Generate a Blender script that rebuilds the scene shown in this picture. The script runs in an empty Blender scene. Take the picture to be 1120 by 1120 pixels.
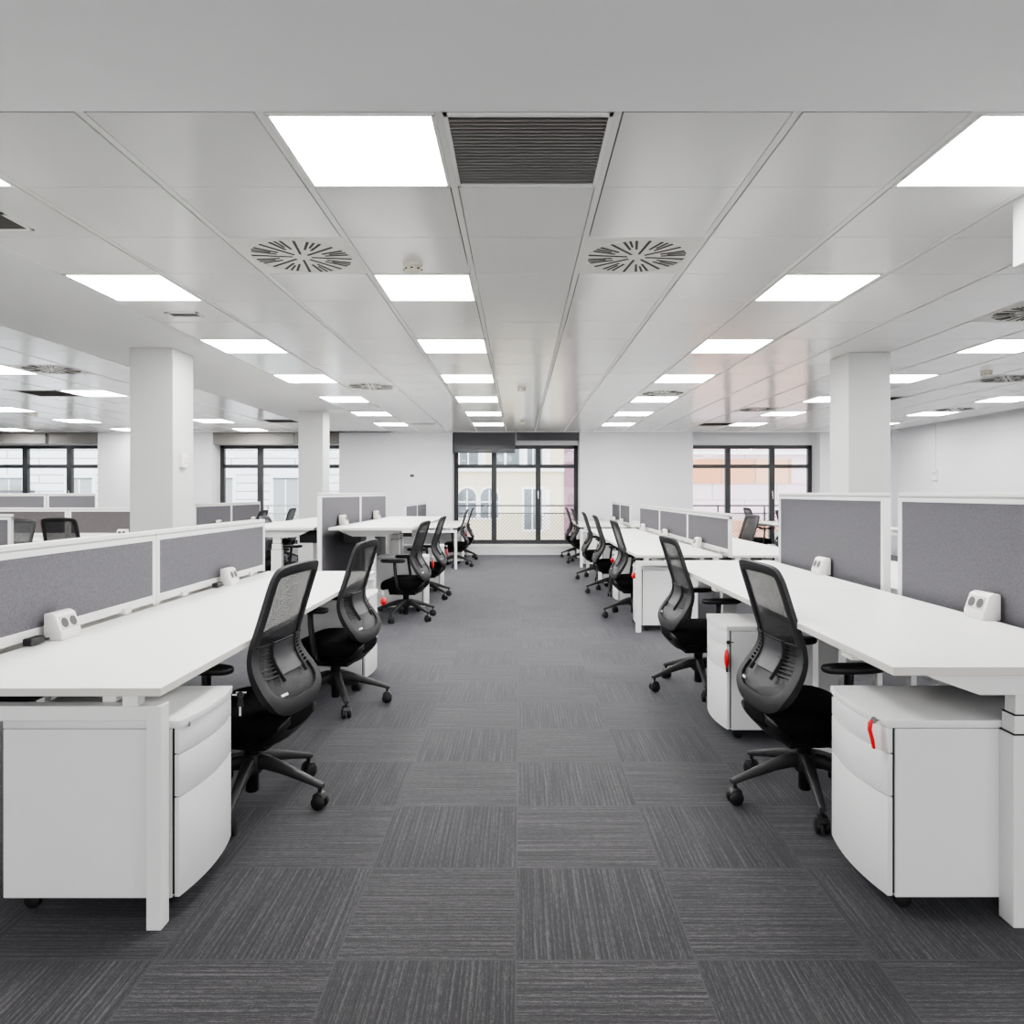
import bpy, bmesh, math, random
from mathutils import Vector, Matrix
random.seed(7)
SC = bpy.context.scene
COL = SC.collection
R = math.radians

# ------------------------------------------------------------------ materials
def new_mat(name):
    m = bpy.data.materials.new(name); m.use_nodes = True
    nt = m.node_tree
    return m, nt, nt.nodes['Principled BSDF'], nt.nodes['Material Output']

def pmat(name, col, rough=.5, metal=0., spec=.5, bump=0., bscale=60., var=0., vscale=8.):
    m, nt, b, out = new_mat(name)
    b.inputs['Base Color'].default_value = (*col, 1)
    b.inputs['Roughness'].default_value = rough
    b.inputs['Metallic'].default_value = metal
    b.inputs['Specular IOR Level'].default_value = spec
    tc = nt.nodes.new('ShaderNodeTexCoord')
    if var > 0:
        n = nt.nodes.new('ShaderNodeTexNoise'); n.inputs['Scale'].default_value = vscale
        n.inputs['Detail'].default_value = 4
        r = nt.nodes.new('ShaderNodeValToRGB')
        r.color_ramp.elements[0].position = .3; r.color_ramp.elements[1].position = .7
        r.color_ramp.elements[0].color = (*[c * (1 - var) for c in col], 1)
        r.color_ramp.elements[1].color = (*[min(1, c * (1 + var)) for c in col], 1)
        nt.links.new(tc.outputs['Object'], n.inputs['Vector'])
        nt.links.new(n.outputs['Fac'], r.inputs['Fac'])
        nt.links.new(r.outputs['Color'], b.inputs['Base Color'])
    if bump > 0:
        n2 = nt.nodes.new('ShaderNodeTexNoise'); n2.inputs['Scale'].default_value = bscale
        bp = nt.nodes.new('ShaderNodeBump'); bp.inputs['Strength'].default_value = bump
        bp.inputs['Distance'].default_value = .002
        nt.links.new(tc.outputs['Object'], n2.inputs['Vector'])
        nt.links.new(n2.outputs['Fac'], bp.inputs['Height'])
        nt.links.new(bp.outputs['Normal'], b.inputs['Normal'])
    return m

def emat(name, col, s):
    m, nt, b, out = new_mat(name)
    b.inputs['Base Color'].default_value = (.8, .8, .8, 1)
    b.inputs['Emission Color'].default_value = (*col, 1)
    b.inputs['Emission Strength'].default_value = s
    return m

M = {}
M['laminate'] = pmat('white_laminate', (.80, .795, .78), .38, spec=.4, bump=.05, bscale=300, var=.01)
M['edge'] = pmat('laminate_edge', (.66, .65, .61), .45)
M['metal_white'] = pmat('white_painted_metal', (.78, .78, .77), .42, spec=.4, var=.01)
M['frame_white'] = pmat('white_screen_frame', (.80, .80, .79), .35, var=.01)
M['groove'] = pmat('groove_grey', (.38, .38, .385), .5)
M['ped'] = pmat('pedestal_white', (.79, .79, .79), .42, var=.01)
M['fabric'] = pmat('grey_fabric', (.135, .131, .143), .95, spec=.1, bump=.5, bscale=450, var=.16, vscale=130)
M['fabric_warm'] = pmat('taupe_fabric', (.115, .106, .108), .95, spec=.1, bump=.5, bscale=450, var=.14, vscale=130)
M['black'] = pmat('black_plastic', (.010, .010, .011), .45, var=.1)
M['dgrey'] = pmat('charcoal_plastic', (.022, .022, .024), .62, bump=.1, bscale=400, var=.06)
M['cushion'] = pmat('black_seat_fabric', (.006, .006, .0065), .95, spec=.15, bump=.6, bscale=500)
M['base'] = pmat('chair_base_plastic', (.030, .030, .032), .55, var=.05)
M['lumbar'] = pmat('lumbar_plastic', (.038, .039, .043), .42)
M['dark'] = pmat('dark_void', (.02, .02, .02), .8)
M['rail'] = pmat('grey_metal', (.35, .35, .36), .4, metal=.4)
M['chrome'] = pmat('chrome', (.7, .7, .7), .2, metal=1.)
M['red'] = pmat('red_plastic', (.62, .004, .008), .4, var=.05)
M['wall'] = pmat('wall_paint', (.74, .74, .765), .85, spec=.2, bump=.05, bscale=200, var=.012, vscale=2)
M['column'] = pmat('column_paint', (.60, .60, .595), .8, spec=.2, bump=.05, bscale=200, var=.012, vscale=2)
M['plaster'] = pmat('ceiling_plaster', (.86, .86, .865), .85, spec=.2, var=.012, vscale=2)
M['tbar'] = pmat('ceiling_bar', (.72, .72, .70), .4)
M['void'] = pmat('ceiling_void', (.10, .10, .10), .9)
M['slot'] = pmat('diffuser_slot', (.05, .047, .042), .7)
M['plate'] = pmat('diffuser_plate', (.70, .70, .67), .45)
M['slat'] = pmat('grille_slat', (.26, .255, .25), .4)
M['cream'] = pmat('cream_plastic', (.72, .69, .58), .5)
M['alu'] = pmat('anthracite_frame', (.03, .032, .035), .45, var=.04)
M['blind'] = pmat('grey_blind', (.08, .08, .088), .9, var=.03)
M['blind_warm'] = pmat('taupe_blind', (.22, .21, .20), .9, var=.03)
M['sill'] = pmat('sill_white', (.78, .78, .77), .5)
M['socket_white'] = pmat('socket_white', (.80, .79, .76), .35)
M['socket_dark'] = pmat('socket_face', (.045, .043, .041), .4)
M['socket_mid'] = pmat('socket_plate', (.55, .54, .52), .4)
M['light'] = emat('led_panel', (1, .99, .975), 26)
M['creamwall'] = pmat('cream_render', (.72, .64, .48), .9, var=.03, vscale=.7)
M['mauve'] = pmat('mauve_brick', (.28, .16, .20), .9, var=.12, vscale=6)
M['extwin'] = pmat('old_window_glass', (.13, .155, .17), .3, var=.15, vscale=2)
M['extwhite'] = pmat('white_stucco', (.85, .85, .84), .9)
M['oldblind'] = pmat('pale_window_blind', (.36, .38, .385), .8)
M['railing'] = pmat('railing_metal', (.09, .09, .10), .5)
M['railing_light'] = pmat('railing_white', (.75, .75, .76), .5)
M['lattice'] = pmat('lattice_metal', (.16, .11, .11), .6)

# office carpet: quarter-turned 50 cm tiles with fine broken lines
def carpet():
    m, nt, b, out = new_mat('carpet_tiles')
    N, L = nt.nodes, nt.links
    geo = N.new('ShaderNodeNewGeometry')
    sep = N.new('ShaderNodeSeparateXYZ'); L.new(geo.outputs['Position'], sep.inputs[0])
    def math_(op, a, bb=None, v=None):
        n = N.new('ShaderNodeMath'); n.operation = op
        if hasattr(a, 'node'): L.new(a, n.inputs[0])
        else: n.inputs[0].default_value = a
        if bb is not None:
            if hasattr(bb, 'node'): L.new(bb, n.inputs[1])
            else: n.inputs[1].default_value = bb
        return n.outputs[0]
    u = math_('DIVIDE', math_('ADD', sep.outputs['X'], .010 + 50), .5)
    v = math_('DIVIDE', math_('ADD', sep.outputs['Y'], -.035 + 50), .5)
    fu, fv = math_('FLOOR', u), math_('FLOOR', v)
    par = math_('MODULO', math_('ADD', math_('ADD', fu, fv), 1.0), 2.0)
    # along / across coordinates
    def mix(f, a, c):
        n = N.new('ShaderNodeMix'); n.data_type = 'FLOAT'
        L.new(f, n.inputs[0]); L.new(a, n.inputs[2]); L.new(c, n.inputs[3]); return n.outputs[0]
    al = mix(par, sep.outputs['X'], sep.outputs['Y'])
    ac = mix(par, sep.outputs['Y'], sep.outputs['X'])
    rnd = N.new('ShaderNodeTexWhiteNoise'); rnd.noise_dimensions = '2D'
    cv = N.new('ShaderNodeCombineXYZ'); L.new(fu, cv.inputs[0]); L.new(fv, cv.inputs[1])
    L.new(cv.outputs[0], rnd.inputs['Vector'])
    off = math_('MULTIPLY', rnd.outputs['Value'], 40.0)
    def stripes(ka, kc, det):
        c = N.new('ShaderNodeCombineXYZ')
        L.new(math_('ADD', math_('MULTIPLY', al, ka), off), c.inputs[0])
        L.new(math_('ADD', math_('MULTIPLY', ac, kc), off), c.inputs[1])
        t = N.new('ShaderNodeTexNoise'); t.noise_dimensions = '2D'
        t.inputs['Scale'].default_value = 1.0; t.inputs['Detail'].default_value = det
        L.new(c.outputs[0], t.inputs['Vector']); return t.outputs['Fac']
    s1 = stripes(3.0, 190.0, 1.0)
    s2 = stripes(34.0, 230.0, 1.0)
    s3 = stripes(150.0, 400.0, 0.0)
    s4 = stripes(1.2, 62.0, 1.0)
    f = math_('ADD', math_('ADD', math_('MULTIPLY', s1, .36), math_('MULTIPLY', s2, .26)),
              math_('ADD', math_('MULTIPLY', s3, .20), math_('MULTIPLY', s4, .18)))
    wv = math_('SINE', math_('ADD', math_('MULTIPLY', ac, 2 * math.pi / .0172), math_('MULTIPLY', s1, 5.0)))
    f = math_('ADD', math_('ADD', math_('MULTIPLY', f, .86), .068), math_('MULTIPLY', wv, .040))
    ramp = N.new('ShaderNodeValToRGB'); e = ramp.color_ramp.elements
    e[0].position = .36; e[0].color = (.0095, .009, .0093, 1)
    e[1].position = .68; e[1].color = (.088, .084, .083, 1)
    mid = ramp.color_ramp.elements.new(.50); mid.color = (.0215, .0206, .0208, 1)
    L.new(f, ramp.inputs['Fac'])
    # tile joints
    eu = math_('ABSOLUTE', math_('SUBTRACT', math_('FRACT', u), .5))
    ev = math_('ABSOLUTE', math_('SUBTRACT', math_('FRACT', v), .5))
    joint = math_('GREATER_THAN', math_('MAXIMUM', eu, ev), .4945)
    dk = N.new('ShaderNodeMix'); dk.data_type = 'RGBA'
    L.new(joint, dk.inputs[0]); L.new(ramp.outputs[0], dk.inputs[6]); dk.inputs[7].default_value = (.036, .035, .036, 1)
    # per tile tone
    tone = math_('ADD', math_('ADD', math_('MULTIPLY', rnd.outputs['Value'], .2), .98), math_('MULTIPLY', par, -.14))
    tm = N.new('ShaderNodeVectorMath'); tm.operation = 'SCALE'
    L.new(dk.outputs[2], tm.inputs[0]); L.new(tone, tm.inputs['Scale'])
    L.new(tm.outputs[0], b.inputs['Base Color'])
    b.inputs['Roughness'].default_value = .75
    b.inputs['Specular IOR Level'].default_value = .25
    b.inputs['Sheen Weight'].default_value = .20
    b.inputs['Sheen Roughness'].default_value = .5
    b.inputs['Sheen Tint'].default_value = (.86, .88, 1.0, 1)
    bp = N.new('ShaderNodeBump'); bp.inputs['Strength'].default_value = .5; bp.inputs['Distance'].default_value = .003
    L.new(f, bp.inputs['Height']); L.new(bp.outputs[0], b.inputs['Normal'])
    return m
M['carpet'] = carpet()

# satin metal ceiling tiles with pin-hole perforation
def tile_mat():
    m, nt, b, out = new_mat('ceiling_tiles')
    N, L = nt.nodes, nt.links
    geo = N.new('ShaderNodeNewGeometry')
    vor = N.new('ShaderNodeTexVoronoi'); vor.inputs['Scale'].default_value = 160; vor.inputs['Randomness'].default_value = 0
    vor.voronoi_dimensions = '2D'
    L.new(geo.outputs['Position'], vor.inputs['Vector'])
    r = N.new('ShaderNodeValToRGB'); e = r.color_ramp.elements
    e[0].position = .18; e[0].color = (.60, .60, .585, 1)
    e[1].position = .30; e[1].color = (.80, .80, .785, 1)
    L.new(vor.outputs['Distance'], r.inputs['Fac']); L.new(r.outputs[0], b.inputs['Base Color'])
    b.inputs['Roughness'].default_value = .17
    b.inputs['Specular IOR Level'].default_value = .45
    n = N.new('ShaderNodeTexNoise'); n.inputs['Scale'].default_value = 1.3
    L.new(geo.outputs['Position'], n.inputs['Vector'])
    bp = N.new('ShaderNodeBump'); bp.inputs['Strength'].default_value = .12; bp.inputs['Distance'].default_value = .03
    L.new(n.outputs['Fac'], bp.inputs['Height']); L.new(bp.outputs[0], b.inputs['Normal'])
    return m
M['tile'] = tile_mat()

def glass_mat():
    m, nt, b, out = new_mat('window_glass')
    N, L = nt.nodes, nt.links
    N.remove(b)
    t = N.new('ShaderNodeBsdfTransparent'); t.inputs[0].default_value = (.97, .98, .98, 1)
    g = N.new('ShaderNodeBsdfGlossy'); g.inputs['Roughness'].default_value = .03
    fr = N.new('ShaderNodeFresnel'); fr.inputs['IOR'].default_value = 1.35
    mx = N.new('ShaderNodeMixShader')
    L.new(fr.outputs[0], mx.inputs[0]); L.new(t.outputs[0], mx.inputs[1]); L.new(g.outputs[0], mx.inputs[2])
    L.new(mx.outputs[0], out.inputs['Surface'])
    return m
M['glass'] = glass_mat()

def mesh_mat(name, col, opac):
    m, nt, b, out = new_mat(name)
    N, L = nt.nodes, nt.links
    b.inputs['Base Color'].default_value = (*col, 1); b.inputs['Roughness'].default_value = .55
    tc = N.new('ShaderNodeTexCoord')
    w = N.new('ShaderNodeTexVoronoi'); w.inputs['Scale'].default_value = 420; w.inputs['Randomness'].default_value = .6
    L.new(tc.outputs['Object'], w.inputs['Vector'])
    r = N.new('ShaderNodeMapRange'); r.inputs[1].default_value = .2; r.inputs[2].default_value = .6
    r.inputs[3].default_value = opac - .14; r.inputs[4].default_value = min(1, opac + .14)
    L.new(w.outputs['Distance'], r.inputs[0])
    t = N.new('ShaderNodeBsdfTransparent'); mx = N.new('ShaderNodeMixShader')
    L.new(r.outputs[0], mx.inputs[0]); L.new(t.outputs[0], mx.inputs[1]); L.new(b.outputs[0], mx.inputs[2])
    L.new(mx.outputs[0], out.inputs['Surface'])
    return m
M['mesh'] = mesh_mat('chair_mesh', (.015, .0155, .018), .84)
M['blind_sheer'] = mesh_mat('sheer_blind_hem', (.12, .12, .13), .72)

def stone_mat(name, col, line, rows, cols, blotch=None):
    m, nt, b, out = new_mat(name)
    N, L = nt.nodes, nt.links
    tc = N.new('ShaderNodeTexCoord'); mp = N.new('ShaderNodeMapping'); mp.inputs['Rotation'].default_value = (R(90), 0, 0)
    br = N.new('ShaderNodeTexBrick'); br.inputs['Scale'].default_value = 1
    br.inputs['Brick Width'].default_value = cols; br.inputs['Row Height'].default_value = rows
    br.inputs['Mortar Size'].default_value = .02
    br.inputs['Color1'].default_value = (*col, 1)
    c2 = blotch or [c * .96 for c in col]
    br.inputs['Color2'].default_value = (*c2, 1)
    br.inputs['Mortar'].default_value = (*line, 1)
    geo = N.new('ShaderNodeNewGeometry')
    sp = N.new('ShaderNodeSeparateXYZ'); cb = N.new('ShaderNodeCombineXYZ')
    L.new(geo.outputs['Position'], sp.inputs[0]); L.new(sp.outputs['X'], cb.inputs[0]); L.new(sp.outputs['Z'], cb.inputs[1])
    L.new(cb.outputs[0], br.inputs['Vector'])
    L.new(br.outputs['Color'], b.inputs['Base Color']); b.inputs['Roughness'].default_value = .85
    return m
M['stone'] = stone_mat('white_stone_cladding', (.84, .85, .87), (.36, .38, .40), .27, 2.1)
M['pinkpanel'] = stone_mat('pale_panel_cladding', (.74, .60, .64), (.48, .40, .42), 1.05, 2.2, (.70, .58, .64))
M['orange'] = stone_mat('orange_panel_cladding', (.66, .27, .13), (.36, .24, .18), 1.4, 1.15, (.72, .44, .30))

# ------------------------------------------------------------------ mesh helpers
def link(o, parent=None):
    COL.objects.link(o)
    if parent is not None: o.parent = parent
    return o

def obj(name, bm, mat, parent=None, smooth=False, angle=40):
    me = bpy.data.meshes.new(name)
    bmesh.ops.recalc_face_normals(bm, faces=bm.faces)
    bm.to_mesh(me); bm.free()
    mats = mat if isinstance(mat, (list, tuple)) else [mat]
    for k in mats: me.materials.append(M[k] if isinstance(k, str) else k)
    if 'edge' in mats:
        for p in me.polygons:
            if abs(p.normal.z) < .7: p.material_index = 1
    if smooth:
        for p in me.polygons: p.use_smooth = True
        if angle is not None:
            me.set_sharp_from_angle(angle=R(angle))
    o = bpy.data.objects.new(name, me)
    return link(o, parent)

def empty(name, loc=(0, 0, 0), rz=0.):
    o = bpy.data.objects.new(name, None)
    o.empty_display_size = .1
    o.location = loc; o.rotation_euler = (0, 0, rz)
    return link(o)

def tag(o, label=None, cat=None, group=None, kind=None):
    if label: o['label'] = label
    if cat: o['category'] = cat
    if group: o['group'] = group
    if kind: o['kind'] = kind
    return o

def box(bm, x0, x1, y0, y1, z0, z1, bev=0., mi=0):
    b2 = bmesh.new()
    bmesh.ops.create_cube(b2, size=1)
    bmesh.ops.transform(b2, matrix=Matrix.Translation(((x0 + x1) / 2, (y0 + y1) / 2, (z0 + z1) / 2)) @
                        Matrix.Diagonal((abs(x1 - x0), abs(y1 - y0), abs(z1 - z0), 1)), verts=b2.verts)
    if bev > 0:
        bmesh.ops.bevel(b2, geom=b2.edges[:], offset=min(bev, .45 * min(abs(x1 - x0), abs(y1 - y0), abs(z1 - z0))), segments=2, affect='EDGES', profile=.5)
    for f in b2.faces: f.material_index = mi
    merge(bm, b2)

def merge(bm, b2):
    mp = {}
    for v in b2.verts: mp[v] = bm.verts.new(v.co)
    for f in b2.faces:
        try:
            nf = bm.faces.new([mp[v] for v in f.verts]); nf.material_index = f.material_index; nf.smooth = f.smooth
        except ValueError: pass
    b2.free()

def BX(*a, bev=0.):
    bm = bmesh.new(); box(bm, *a, bev=bev); return bm

def boxes(lst, bev=0.):
    bm = bmesh.new()
    for a in lst: box(bm, *a, bev=bev)
    return bm

def prism(bm, pts, axis, a, b, bev=0.):
    """extrude a 2-D polygon along axis ('x','y','z') from a to b; pts in the two other axes (in xyz order)"""
    def P(p, t):
        return {'x': (t, p[0], p[1]), 'y': (p[0], t, p[1]), 'z': (p[0], p[1], t)}[axis]
    b2 = bmesh.new()
    lo = [b2.verts.new(P(p, a)) for p in pts]; hi = [b2.verts.new(P(p, b)) for p in pts]
    n = len(pts)
    b2.faces.new(lo[::-1]); b2.faces.new(hi)
    for i in range(n): b2.faces.new([lo[i], lo[(i + 1) % n], hi[(i + 1) % n], hi[i]])
    bmesh.ops.recalc_face_normals(b2, faces=b2.faces)
    if bev > 0: bmesh.ops.bevel(b2, geom=b2.edges[:], offset=bev, segments=2, affect='EDGES', profile=.5)
    merge(bm, b2)

def lathe(bm, prof, cx=0, cy=0, n=20, axis='z', mi=0):
    """prof list of (r, t) spun about an axis through (cx, cy)"""
    rings = []
    for r, t in prof:
        ring = []
        for k in range(n):
            a = 2 * math.pi * k / n
            p = (cx + r * math.cos(a), cy + r * math.sin(a), t)
            if axis == 'x': p = (t, cx + r * math.cos(a), cy + r * math.sin(a))
            if axis == 'y': p = (cx + r * math.cos(a), t, cy + r * math.sin(a))
            ring.append(bm.verts.new(p))
        rings.append(ring)
    for i in range(len(rings) - 1):
        for k in range(n):
            f = bm.faces.new([rings[i][k], rings[i][(k + 1) % n], rings[i + 1][(k + 1) % n], rings[i + 1][k]]); f.material_index = mi
    f = bm.faces.new(rings[0][::-1]); f.material_index = mi
    f = bm.faces.new(rings[-1]); f.material_index = mi

def tube(bm, pts, rad, n=8, flat=1.0):
    """swept tube through pts; rad a number or list; flat squashes the binormal"""
    pts = [Vector(p) for p in pts]
    rs = rad if isinstance(rad, (list, tuple)) else [rad] * len(pts)
    rings = []
    up = Vector((0, 0, 1))
    for i, p in enumerate(pts):
        d = (pts[min(i + 1, len(pts) - 1)] - pts[max(i - 1, 0)]).normalized()
        ref = up if abs(d.dot(up)) < .95 else Vector((0, 1, 0))
        s = d.cross(ref).normalized(); t = s.cross(d).normalized()
        rings.append([bm.verts.new(p + s * rs[i] * math.cos(2 * math.pi * k / n) + t * rs[i] * flat * math.sin(2 * math.pi * k / n)) for k in range(n)])
    for i in range(len(rings) - 1):
        for k in range(n):
            bm.faces.new([rings[i][k], rings[i][(k + 1) % n], rings[i + 1][(k + 1) % n], rings[i + 1][k]])
    bm.faces.new(rings[0][::-1]); bm.faces.new(rings[-1])

def copy_tree(o, parent=None):
    c = o.copy(); COL.objects.link(c)
    if parent is not None: c.parent = parent
    for ch in list(o.children): copy_tree(ch, c)
    return c

# ------------------------------------------------------------------ dimensions (camera at x=0,y=0)
H = 1.30            # eye height
ZC = 2.57           # ceiling
YB = 15.30          # back wall
XR, XL, YN = 7.8, -14.0, -4.0
YF = 15.72          # window frame plane
WIN_C = [-10.15, -5.10, -.07, 4.96]
WHW = 1.33

# ------------------------------------------------------------------ shell
tag(obj('floor', BX(XL, XR, YN, YB + .02, -.1, 0), 'carpet'), kind='structure')

def wall_back():
    bm = bmesh.new()
    xs = [XL]
    for c in WIN_C: xs += [c - WHW, c + WHW]
    xs.append(XR + .2)
    for i in range(0, len(xs), 2): box(bm, xs[i], xs[i + 1], YB, YB + .62, -.1, ZC + .05)
    for c in WIN_C:
        box(bm, c - WHW, c + WHW, YF - .05, YB + .62, 2.33, ZC + .05)
        box(bm, c - WHW, c + WHW, YB + .005, YB + .62, -.1, .16)
    return bm
tag(obj('wall_back', wall_back(), 'wall'), kind='structure')
tag(obj('wall_right', BX(XR, XR + .2, YN, YB, -.1, ZC + .05), 'wall'), kind='structure')
tag(obj('wall_left', BX(XL - .2, XL, YN, YB + .6, -.1, ZC + .05), 'wall'), kind='structure')
tag(obj('wall_front', BX(XL - .2, XR + .2, YN - .2, YN, -.1, ZC + .05), 'wall'), kind='structure')

# ceiling: grid main x = .33+.6k east of -2.67; west x=-3.92-.6k; rows y=2.44+.6k
G0, R0 = .33, 2.44
XM0, XW0 = -2.67, -3.92
ROWS = 21
Y1 = R0 + ROWS * .6
fixtures = set()   # (region, col, row) cells replaced by a fixture
def cell_x(reg, c): return (G0 + .6 * c) if reg == 'm' else (XW0 - .6 * (c + 1))

# fixture list first -------------------------------------------------
main_cols = {'C1': -5, 'C2': -2, 'C3': 2, 'C4': 6, 'C5': 10}
west_cols = {'W1': 2, 'W2': 6, 'W3': 10}
lights = []
for nm, c in main_cols.items():
    for r in range(0, 21, 3): lights.append(('m', c, r, nm))
for nm, c in west_cols.items():
    for r in range(2, 21, 3): lights.append(('w', c, r, nm))
swirls = [('m', -3, 2, 'round slotted ceiling vent nearest the camera, beside the cream smoke detector'),
          ('m', 0, 2, 'round slotted ceiling vent on the window-axis side, one panel beyond the black grille'),
          ('m', -4, 10, 'round slotted ceiling vent between two light rows, far along the plaster strip'),
          ('m', 2, 11, 'round slotted ceiling vent just beyond a light panel, with a short slot vent behind'),
          ('m', 5, 14, 'round slotted ceiling vent high before the pinkish window, short of the pillar'),
          ('m', 5, 4, 'round slotted ceiling vent cut by the right edge, above the right pillar'),
          ('m', 8, 9, 'round slotted ceiling vent next to the smoke detector beyond the right pillar'),
          ('m', 10, 14, 'small distant round vent beside the white right-hand wall lights'),
          ('w', 1, 8, 'round slotted ceiling vent beside the left pillar in the left wing')]
grilles = [('m', -1, 0, 'large square black slatted air grille in the ceiling beside the nearest light', 'slat'),
           ('w', 3, 11, 'dark square return grille touching a light panel in the left wing', 'slot'),
           ('w', 0, 17, 'dark distant return grille between the two left pillars', 'slot'),
           ('m', 7, 12, 'dark distant return grille just past the right pillar', 'slot'),
           ('m', 5, 18, 'dark return grille in front of the pinkish window', 'slot')]
for reg, c, r, *_ in lights + swirls + grilles: fixtures.add((reg, c, r))

def ceiling_tiles():
    bm = bmesh.new()
    def tile(x0, y0):
        g, k = .019, .0025
        box(bm, x0 + g, x0 + .6 - g, y0 + k, y0 + .6 - k, ZC, ZC + .02)
    for c in range(-5, 13):
        for r in range(ROWS):
            if ('m', c, r) not in fixtures and cell_x('m', c) + .6 < XR + .3: tile(cell_x('m', c), R0 + .6 * r)
    for c in range(0, 16):
        for r in range(-2, ROWS):
            if ('w', c, r) not in fixtures: tile(cell_x('w', c), R0 + .6 * r)
    return bm
tag(obj('ceiling', ceiling_tiles(), 'tile'), kind='structure')
def tbars():
    bm = bmesh.new()
    for c in range(-5, 14):
        x = cell_x('m', c)
        if x < XR: box(bm, x - .014, x + .014, R0, Y1, ZC + .002, ZC + .02)
    for c in range(-1, 16):
        x = cell_x('w', c); box(bm, x - .014, x + .014, R0 - 1.2, Y1, ZC + .002, ZC + .02)
    for reg, c, r, *_ in lights + grilles + swirls:      # margins round the fixtures
        x, y = cell_x(reg, c), R0 + .6 * r
        for yy in (y, y + .6): box(bm, x, x + .6, yy - .008, yy + .008, ZC + .003, ZC + .02)
    return bm
tag(obj('trim_1', tbars(), 'tbar'), kind='structure')
def plaster():
    bm = bmesh.new()
    box(bm, XW0 + .004, XM0 - .004, R0 - .0, YB, ZC, ZC + .03)
    box(bm, XW0, XR, YN, R0 - .012, ZC - .004, ZC + .03)
    box(bm, XL, XW0, YN, R0 - 1.2, ZC - .004, ZC + .03)
    box(bm, XL, XR, Y1 + .004, YB + .1, ZC, ZC + .03)
    return bm
tag(obj('ceiling', plaster(), 'plaster'), kind='structure')
tag(obj('ceiling', BX(XL, XR, YN, YB + .6, ZC + .05, ZC + .12), 'void'), kind='structure')
tag(obj('beam', BX(2.165, 2.75, YN, 3.21, 2.287, ZC + .01, bev=.004), 'plaster'), kind='structure')

# unseen fill lamp added behind the camera to brighten near faces and ceiling
al = bpy.data.lights.new('rear_fill_lamp', 'AREA'); al.shape = 'RECTANGLE'; al.size = 13; al.size_y = 2.2; al.energy = 300; al.color = (1, .99, .98)
alo = bpy.data.objects.new('rear_fill_lamp', al); COL.objects.link(alo); alo.location = (0, YN + .15, 1.25); alo.rotation_euler = (R(116), 0, 0)
# columns
for nm, x0, x1, y0 in (('pillar', -3.41, -3.03, 6.40), ('pillar', -3.43, -3.05, 11.35), ('pillar', 2.97, 3.35, 6.60)):
    tag(obj(nm, BX(x0, x1, y0, y0 + .40, 0, ZC, bev=.006), 'column'), kind='structure')

# ------------------------------------------------------------------ ceiling fixtures
def make_light():
    t = empty('ceiling_light')
    bm = bmesh.new()
    for a in ((-.285, .285, -.292, -.279), (-.285, .285, .279, .292), (-.285, -.272, -.292, .292), (.272, .285, -.292, .292)):
        box(bm, *a, -.004, .015)
    obj('frame', bm, 'frame_white', t)
    obj('diffuser', BX(-.272, .272, -.279, .279, -.001, .01), 'light', t)
    return t
ORD = ['', 'first', 'second', 'third', 'fourth', 'fifth', 'sixth', 'seventh']
COLDESC = {'C1': 'file bordering the plain plaster strip', 'C2': 'file beside the black grille',
           'C3': 'file just right of the aisle', 'C4': 'file passing the right pillar',
           'C5': 'file nearest the right wall', 'W1': 'left wing file closest to pillars',
           'W2': 'middle file of the left wing', 'W3': 'outermost file of the left wing'}
lp = None
for reg, c, r, nm in lights:
    if lp is None: lp = o = make_light()
    else: o = copy_tree(lp)
    o.location = (cell_x(reg, c) + .3, R0 + .6 * r + .3, ZC)
    n = (18 - r) // 3 + 1 if reg == 'm' else (20 - r) // 3 + 1
    tag(o, 'square white ceiling light, %s from window wall, %s' % (ORD[n], COLDESC[nm]), 'ceiling light', 'square LED ceiling lights')

def make_swirl():
    t = empty('ceiling_vent')
    bm = BX(-.296, .296, -.296, .296, 0, .012)
    obj('plate', bm, 'plate', t)
    bm = bmesh.new()
    def slot(a, r0, r1, w):
        d = Vector((math.cos(a), math.sin(a))); n = Vector((-d.y, d.x))
        q = [d * r0 + n * w, d * r0 - n * w, d * r1 - n * w * 1.25, d * r1 + n * w * 1.25]
        prism(bm, [(p.x, p.y) for p in q], 'z', -.0025, .003)
    for k in range(8): slot(2 * math.pi * k / 8 + .12, .05, .262, .0058)
    for k in range(8):
        for d in (-.2, .2): slot(2 * math.pi * (k + .5) / 8 + .12 + d * .62, .13, .258, .0058)
        slot(2 * math.pi * (k + .5) / 8 + .12, .165, .262, .005)
    obj('slots', bm, 'slot', t)
    bm = bmesh.new(); lathe(bm, [(.272, .001), (.272, -.003), (.264, -.003), (.264, .001)], n=40)
    bm.faces.ensure_lookup_table(); bmesh.ops.delete(bm, geom=[f for f in bm.faces if len(f.verts) > 4], context='FACES_ONLY')
    obj('ring', bm, 'tbar', t)
    return t
sp = None
for reg, c, r, lab in swirls:
    if sp is None: sp = o = make_swirl()
    else: o = copy_tree(sp)
    o.location = (cell_x(reg, c) + .3, R0 + .6 * r + .3, ZC)
    tag(o, lab, 'ceiling vent', 'round slotted ceiling vents')

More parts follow.
